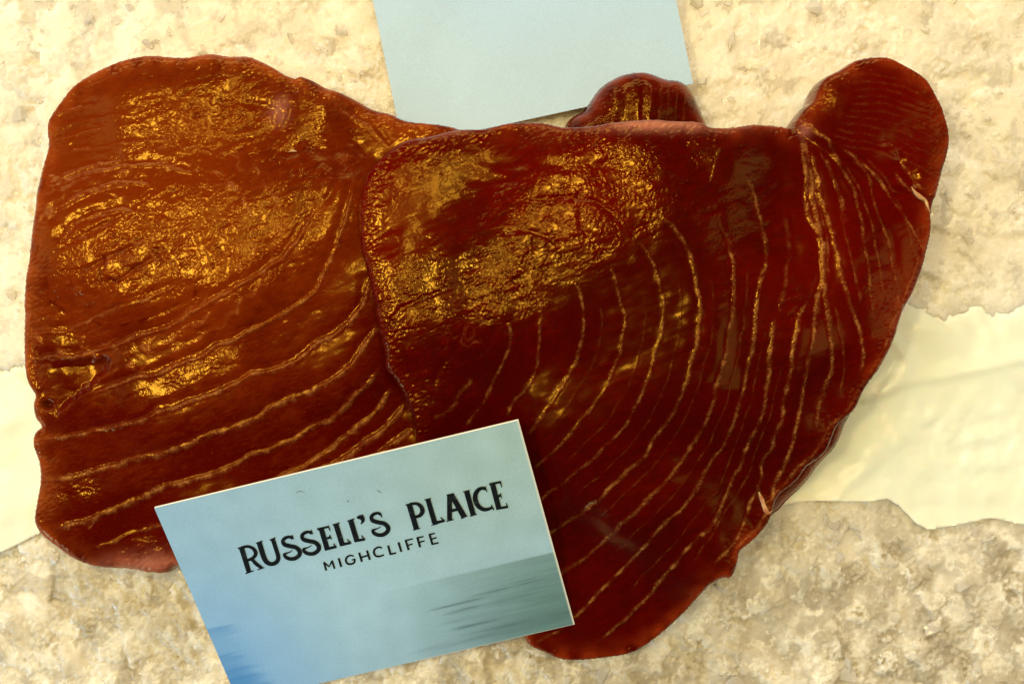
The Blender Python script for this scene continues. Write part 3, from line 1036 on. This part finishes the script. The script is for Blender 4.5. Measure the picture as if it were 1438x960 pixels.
back, back_top, back_poly = build_steak('tuna_steak', BACK_OUT, BACK_Z,
                                        [([(a, 112 + abs(a - 905) * .12), (a + 1, 140), (a - 4, 172)], .3, .35, .14) for a in (862, 880, 907, 915, 928, 938, 950, 962)],
                                        [([(899, 112), (905, 140), (900, 172)], .9, .4), ([(870, 120), (868, 150), (860, 170)], .9, .3)],
                                        [(850, 155, 40, 35, 0, .9), (905, 150, 45, 30, 0, .5)], M_front, 0.25, 9, 4.5, 300)
tag(back, 'raw tuna piece whose small rounded tip shows between blank card and front steak', 'tuna steak', 'raw tuna steaks')


def sup(X, Y):
    s = np.full(X.shape, 0.9)
    for poly, ctrl, zs, R in ((left_poly, LEFT_Z, 17, 5.5), (back_poly, BACK_Z, 9, 4.5)):
        sd, _, _ = poly_sd(X, Y, poly[::4])
        z = field(X, Y, ctrl) - 0.4
        s = np.maximum(s, z * ss(-1.5, 3.0, sd))
    return s


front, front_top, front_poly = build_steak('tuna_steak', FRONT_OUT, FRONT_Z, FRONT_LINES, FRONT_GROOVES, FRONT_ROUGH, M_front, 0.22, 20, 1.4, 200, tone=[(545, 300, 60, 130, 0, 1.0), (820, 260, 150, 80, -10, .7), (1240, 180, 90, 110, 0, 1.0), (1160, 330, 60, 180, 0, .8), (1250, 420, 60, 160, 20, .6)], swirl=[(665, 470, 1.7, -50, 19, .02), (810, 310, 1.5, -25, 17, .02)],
                                           support=sup, pale=[(915, 181, 85, 8, 0, .95), (1000, 182, 30, 5, 0, .5), (1128, 184, 7, 8, 0, .8), (620, 190, 60, 6, -8, .4)],
                                           extra=extra_front)
tag(front, 'dark red raw tuna steak on top, with curved pale lines and an upright flap', 'tuna steak', 'raw tuna steaks')


def on_front(px, py, lift):
    z = 18.0
    for _ in range(4):
        q = P(px, py, z)
        z = front_top(q[0], q[1]) + lift
        z = max(z, 12.0)
    return P(px, py, z)


strand('shred', [on_front(a, b, .2) for a, b in [(1280, 262), (1292, 276), (1301, 282), (1304, 298)]], .4, M_mem, front, 4)
strand('shred', [on_front(a, b, .3) for a, b in [(1066, 690), (1070, 706), (1079, 720), (1084, 716)]], .45, M_mem, front, 5)


def on_left(px, py, lift):
    z = 20.0
    for _ in range(4):
        q = P(px, py, z)
        z = max(left_top(q[0], q[1]) + lift, 4)
    return P(px, py, z)


strand('shred', [on_left(a, b, .3) for a, b in [(405, 213), (411, 211), (417, 212)]], .25, M_mem, left, 8)


# ------------------------------------------------------------------ cards
def solve_card(pxs, zref):
    """3-D corners of a flat parallelogram seen at the four photo corners; BR corner at height zref"""
    f = FIELD / 1438.0 / CAM_H
    r = [np.array(((a - 719) * f, (480 - b) * f, -1.0)) for a, b in pxs]   # TL TR BR BL
    A = np.stack([r[0], -r[1], -r[3]], 1)
    t2 = CAM_H - zref
    sol = np.linalg.solve(A, -r[2] * t2)
    ts = [sol[0], sol[1], t2, sol[2]]
    return [np.array((0, 0, CAM_H)) + r[i] * ts[i] for i in range(4)]


def card(name, corners, thick, mat, printfn=None, nu=320, nv=210, bend=0.0):
    TL, TR, BR, BL = corners
    ux, vy = TR - TL, BL - TL
    nrm = np.cross(vy, ux)
    nrm /= np.linalg.norm(nrm)
    U, V = np.meshgrid(np.linspace(0, 1, nu + 1), np.linspace(0, 1, nv + 1))
    base = TL + U[..., None] * ux + V[..., None] * vy + (bend * np.sin(math.pi * V) * (1 - U * .5))[..., None] * nrm
    topv = base + nrm * thick / 2
    ny, nx = U.shape
    I = np.arange(ny * nx).reshape(ny, nx)
    q = np.stack([I[:-1, :-1].ravel(), I[1:, :-1].ravel(), I[1:, 1:].ravel(), I[:-1, 1:].ravel()], 1)
    me = mesh_np(name, topv.reshape(-1, 3), q)
    if printfn:
        attr(me, 'print', printfn(U, V))
    o = link(name, me, mat)
    # body: edges and back
    loop = np.concatenate([I[0, :-1], I[:-1, -1], I[-1, :0:-1], I[:0:-1, 0]])
    a = topv.reshape(-1, 3)[loop] - nrm * 0.004
    b = a - nrm * thick
    n = len(loop)
    i0 = np.arange(n)
    i1 = np.roll(i0, -1)
    sideq = np.stack([i0, i1, i1 + n, i0 + n], 1)
    bk = base.reshape(-1, 3) - nrm * thick / 2
    k = 2 * n
    me2 = mesh_np('card_stock', np.concatenate([a, b, bk]), np.concatenate([sideq, k + q[:, ::-1]]), smooth=False)
    link('card_stock', me2, M_edge, o)
    return o, nrm


def printed(U, V):
    shp = U.shape
    r = np.random.default_rng(3)
    sky = np.array((0.335, 0.545, 0.73))
    gw = (ss(.25, 1.0, U) * ss(1.0, .1, V))[..., None]
    col = sky * (1 - gw) + np.array((.365, .55, .60)) * gw
    col *= (1 + .14 * np.exp(-((U - .42) / .3) ** 2 - ((V - .62) / .35) ** 2))[..., None]  # pale sheen painted into the middle of the print
    col *= (1 + 0.02 * noise(shp, .25, 10, 61))[..., None]
    # bluer towards the left end: sea print plus cool window light painted in
    lf = ss(.42, .0, U + .12 * (0.5 - V)) * (0.35 + .65 * ss(.1, .8, V))
    blue = np.array((0.19, 0.46, 0.95))
    col = col * (1 - .62 * lf[..., None]) + blue * .62 * lf[..., None]
    # sea with its horizon at the right, fading out to the left
    hz = 0.625
    sea = ss(-.004, .006, V - hz) * ss(.42, 1.02, U + 0.10 * (V - hz))
    st = noise(shp, .25, 1.6, 62, 14, 0)
    st2 = noise(shp, .25, 5, 63, 9, 0)
    seac = np.array((0.10, 0.215, 0.20))
    deep = np.array((0.045, 0.115, 0.085))
    dk = np.clip(ss(.70, 1.0, V) * .6 + .12 * st2 * sea, 0, 1)
    sc_ = seac * (1 - dk[..., None]) + deep * dk[..., None]
    sc_ = sc_ * (1 + 0.10 * st[..., None])
    mist = 0.82 * sea * (0.8 + .2 * ss(hz, .8, V))
    col = col * (1 - mist[..., None]) + sc_ * mist[..., None]
    # dark ripples
    for u0, v0, L, s, w in ((.70, .765, .16, .8, .005), (.80, .745, .12, .7, .004), (.90, .728, .07, .6, .004), (.91, .743, .09, .6, .004), (.705, .80, .10, .9, .006),
                            (.73, .885, .13, .8, .007), (.70, .845, .14, .3, .008), (.78, .93, .22, .45, .012), (.66, .955, .25, .35, .012), (.86, .96, .25, .3, .02), (.84, .80, .2, .3, .008)):
        g = np.exp(-((U - u0) / (L * .5)) ** 4) * np.exp(-((V - v0 + .02 * (U - u0)) / w) ** 2)
        g = g * np.clip(.8 + .35 * st, 0, 1) * s * .8
        col = col * (1 - g[..., None]) + np.array((.02, .055, .05)) * g[..., None]
    # blue waves in the lower left corner
    for v0, L, s in ((.600, .10, .6), (.74, .07, .5), (.82, .11, .5), (.865, .13, .55), (.93, .15, .6)):
        edge = ss(0, .012, V - v0) * np.exp(-np.clip(V - v0, 0, None) / .07) * ss(L, L * .35, U + .012 * st)
        g = edge * s
        col = col * (1 - g[..., None]) + np.array((.035, .22, .60)) * g[..., None]
    wv = ss(.62, .95, V) * ss(.14, .02, U) * .65
    col = col * (1 - wv[..., None]) + np.array((.05, .25, .66)) * wv[..., None]
    # uncoloured paper margin left by the trimming
    mg = np.maximum(ss(.0042, .0025, 1 - U), ss(.005, .003, 1 - V) * ss(.4, .6, U) * .5)
    col = col * (1 - mg[..., None]) + np.array((.8, .76, .66)) * mg[..., None]
    return np.concatenate([np.clip(col, 0, 1), np.ones(shp + (1,))], -1)


corners = solve_card([(217, 712), (728, 589), (807, 875), (335, 984)], 10.9)
name_card, card_n = card('name_card', corners, 0.55, M_card, printed, bend=0.0)
tag(name_card, 'printed blue card with black lettering and a sea view, leaning on the tuna', 'card')
print('CARD', [c.round(1).tolist() for c in corners], np.linalg.norm(corners[1] - corners[0]), np.linalg.norm(corners[3] - corners[0]))


def on_card(px, py, lift):
    f = FIELD / 1438.0 / CAM_H
    r = np.array(((px - 719) * f, (480 - py) * f, -1.0))
    o = np.array((0, 0, CAM_H))
    p0 = corners[0] + card_n * (0.275 + lift)
    t = np.dot(p0 - o, card_n) / np.dot(r, card_n)
    return o + r * t


def T(ox, oy, s):
    return lambda pts: [(ox + a / s, oy + b / s) for a, b in pts]


T1, T2, T3 = T(320, 700, 5.992), T(540, 660, 7.19), T(440, 740, 7.19)
# strokes: (tile, [(x, y)...], [width at start .. end] in tile px, curved?)
S_ = [(545, 335), (520, 320), (485, 328), (463, 352), (475, 382), (520, 397), (570, 408), (602, 438), (600, 472), (565, 500), (522, 504), (488, 490), (474, 468), (490, 458), (520, 448), (545, 430)]
SW = [22, 24, 28, 32, 36, 36, 36, 38, 36, 34, 32, 30, 24, 16, 10, 5]
NAME = [
    (T1, [(112, 405), (178, 618)], [44, 40], 0), (T1, [(84, 416), (150, 400)], [12, 14], 0), (T1, [(150, 628), (216, 604)], [12, 10], 0),
    (T1, [(110, 412), (165, 400), (212, 418), (234, 455), (216, 492), (160, 520)], [24, 24, 28, 34, 28, 22], 1),
    (T1, [(196, 500), (240, 548), (288, 582)], [26, 32, 24], 1), (T1, [(250, 596), (304, 578)], [10, 9], 0),
    (T1, [(262, 362), (298, 478), (325, 530), (368, 548), (408, 532), (424, 492), (404, 420), (376, 334)], [44, 44, 40, 34, 36, 36, 36, 36], 1),
    (T1, [(238, 374), (290, 354)], [11, 11], 0), (T1, [(352, 348), (398, 327)], [11, 11], 0),
    (T1, S_, SW, 1), (T1, [(x + 161, y - 42) for x, y in S_], SW, 1), (T1, [(x + 744, y - 200) for x, y in S_], SW, 1),
    (T1, [(538, 304), (552, 338)], [9, 9], 0), (T1, [(699, 262), (713, 296)], [9, 9], 0), (T1, [(1282, 118), (1296, 156)], [10, 10], 0),
    (T1, [(785, 252), (838, 430)], [44, 44], 0), (T1, [(752, 256), (848, 234)], [18, 18], 0), (T1, [(842, 226), (860, 268)], [14, 8], 0),
    (T1, [(815, 338), (866, 322)], [20, 22], 0), (T1, [(856, 306), (872, 340)], [12, 8], 0), (T1, [(818, 426), (910, 402)], [22, 24], 0), (T1, [(888, 376), (912, 408)], [8, 16], 0),
    (T1, [(908, 212), (964, 392)], [44, 44], 0), (T1, [(882, 220), (938, 203)], [12, 12], 0), (T1, [(950, 388), (1034, 368)], [24, 22], 0), (T1, [(1002, 340), (1034, 372)], [8, 16], 0),
    (T1, [(1032, 178), (1086, 356)], [46, 44], 0), (T1, [(1005, 188), (1062, 169)], [12, 12], 0), (T1, [(1066, 354), (1152, 340)], [24, 22], 0), (T1, [(1124, 308), (1150, 346)], [8, 16], 0),
    (T1, [(1088, 158), (1122, 156), (1136, 182), (1118, 214)], [20, 42, 30, 6], 1), (T1, [(1084, 158), (1138, 134)], [10, 8], 0),
    (T2, [(248, 342), (322, 592)], [56, 54], 0), (T2, [(213, 350), (272, 334)], [12, 12], 0), (T2, [(290, 602), (358, 584)], [14, 12], 0),
    (T2, [(252, 340), (322, 336), (368, 366), (382, 412), (358, 454), (300, 474)], [26, 32, 42, 46, 38, 28], 1),
    (T2, [(438, 296), (506, 530)], [50, 54], 0), (T2, [(404, 299), (466, 284)], [12, 12], 0), (T2, [(486, 536), (606, 508)], [34, 26], 0), (T2, [(472, 556), (540, 538)], [9, 9], 0), (T2, [(566, 474), (606, 514)], [10, 18], 0),
    (T2, [(656, 250), (656, 500)], [50, 50], 0), (T2, [(672, 240), (802, 466)], [52, 58], 0), (T2, [(628, 252), (692, 236)], [14, 14], 0),
    (T2, [(652, 414), (752, 390)], [30, 30], 0), (T2, [(626, 514), (696, 496)], [14, 12], 0), (T2, [(772, 486), (836, 458)], [14, 12], 0),
    (T2, [(828, 212), (896, 452)], [54, 54], 0), (T2, [(793, 218), (858, 202)], [12, 12], 0), (T2, [(864, 463), (930, 443)], [12, 12], 0),
    (T2, [(1022, 190), (985, 180), (942, 202), (916, 250), (920, 310), (948, 362), (1000, 394), (1052, 390), (1090, 372)], [30, 34, 42, 48, 50, 46, 40, 32, 24], 1),
    (T2, [(1014, 164), (1034, 218)], [14, 10], 0), (T2, [(1076, 346), (1102, 400)], [8, 16], 0),
    (T2, [(1088, 132), (1154, 386)], [54, 54], 0), (T2, [(1058, 140), (1172, 118)], [22, 24], 0), (T2, [(1166, 112), (1184, 172)], [18, 8], 0),
    (T2, [(1118, 268), (1178, 252)], [24, 28], 0), (T2, [(1168, 232), (1184, 284)], [10, 8], 0), (T2, [(1128, 388), (1242, 368)], [26, 26], 0), (T2, [(1228, 330), (1244, 376)], [8, 14], 0),
]
TOWN = [
    (T3, [(130, 434), (107, 352)], [20, 20], 0), (T3, [(104, 352), (160, 396), (188, 338)], [20, 18, 18], 0), (T3, [(188, 336), (214, 416)], [20, 20], 0),
    (T3, [(255, 312), (282, 398)], [22, 22], 0),
    (T3, [(408, 290), (372, 283), (338, 302), (328, 336), (346, 366), (380, 370), (412, 354), (418, 322)], [14, 16, 20, 20, 20, 20, 20, 18], 1), (T3, [(388, 330), (424, 318)], [14, 14], 0),
    (T3, [(462, 256), (490, 346)], [22, 22], 0), (T3, [(541, 234), (570, 326)], [22, 22], 0), (T3, [(476, 304), (556, 282)], [18, 18], 0),
    (T3, [(692, 208), (655, 200), (618, 224), (612, 258), (632, 288), (668, 292), (712, 278)], [16, 18, 20, 22, 20, 20, 16], 1),
    (T3, [(754, 184), (780, 274)], [22, 22], 0), (T3, [(774, 272), (834, 258)], [18, 18], 0),
    (T3, [(860, 152), (888, 246)], [22, 22], 0),
    (T3, [(932, 130), (962, 228)], [22, 22], 0), (T3, [(926, 134), (1004, 116)], [18, 14], 0), (T3, [(946, 184), (1000, 168)], [16, 14], 0),
    (T3, [(1050, 104), (1078, 200)], [22, 22], 0), (T3, [(1044, 107), (1112, 92)], [18, 14], 0), (T3, [(1064, 152), (1122, 136)], [16, 14], 0),
    (T3, [(1173, 72), (1203, 174)], [22, 22], 0), (T3, [(1166, 74), (1228, 60)], [18, 14], 0), (T3, [(1188, 120), (1244, 104)], [16, 14], 0), (T3, [(1198, 170), (1264, 156)], [18, 16], 0),
]


def lettering(name, strokes, mat, lift0, grow=0.0):
    co, quads = [], []
    for si, (tf, pts, wd, curved) in enumerate(strokes):
        a = np.array(pts, float)
        w = np.array(wd, float)
        if curved:
            aw = np.column_stack([a, w])
            aw = spline(aw, 4.0)
            a, w = aw[:, :2], aw[:, 2]
        n = len(a)
        d = np.gradient(a, axis=0)
        d /= np.linalg.norm(d, axis=1)[:, None] + 1e-9
        nn = np.stack([-d[:, 1], d[:, 0]], 1)
        if not curved:
            a = a.copy()
            a[0] -= d[0] * (1 + grow)
            a[-1] += d[-1] * (1 + grow)
        w = w + 2 * grow
        L = tf(a + nn * w[:, None] / 2)
        R_ = tf(a - nn * w[:, None] / 2)
        b = len(co)
        lift = lift0 + si * 0.0012
        for k in range(n):
            co.append(on_card(*L[k], lift))
            co.append(on_card(*R_[k], lift))
        for k in range(n - 1):
            quads.append((b + 2 * k, b + 2 * k + 1, b + 2 * k + 3, b + 2 * k + 2))
    co = np.array(co)
    quads = np.array(quads)
    v = np.cross(co[quads[:, 1]] - co[quads[:, 0]], co[quads[:, 2]] - co[quads[:, 0]])
    flip = v @ card_n < 0
    quads[flip] = quads[flip][:, ::-1]
    return link(name, mesh_np(name, co, quads, smooth=False), mat, name_card)


lettering('printed_lettering', NAME, M_ink, 0.10)
o = lettering('printed_lettering', TOWN, M_ink, 0.10)
# a few dark specks in the print
SP = [(T(200, 580, 2.319), [(668, 285), (670, 287)], [5, 5], 0), (T(200, 580, 2.319), [(766, 252), (776, 258)], [3, 2], 0), (T(200, 580, 2.319), [(502, 258), (512, 253), (528, 256)], [2, 2, 1], 0)]
kk = N('grey_print')
kk.b.inputs['Base Color'].default_value = (0.10, 0.17, 0.18, 1)
lettering('print_specks', SP, kk.m, 0.05)

bc = [P(508, -75, 4.0), P(930, -166, 4.0), P(973, 118, 5.0), P(566, 206, 3.0)]
bc[1] = bc[0] + bc[2] - bc[3]
blank, _ = card('blank_card', bc, 0.5, M_blank, None, 40, 40)
tag(blank, 'blank pale teal card lying on the ice behind the steaks', 'card')
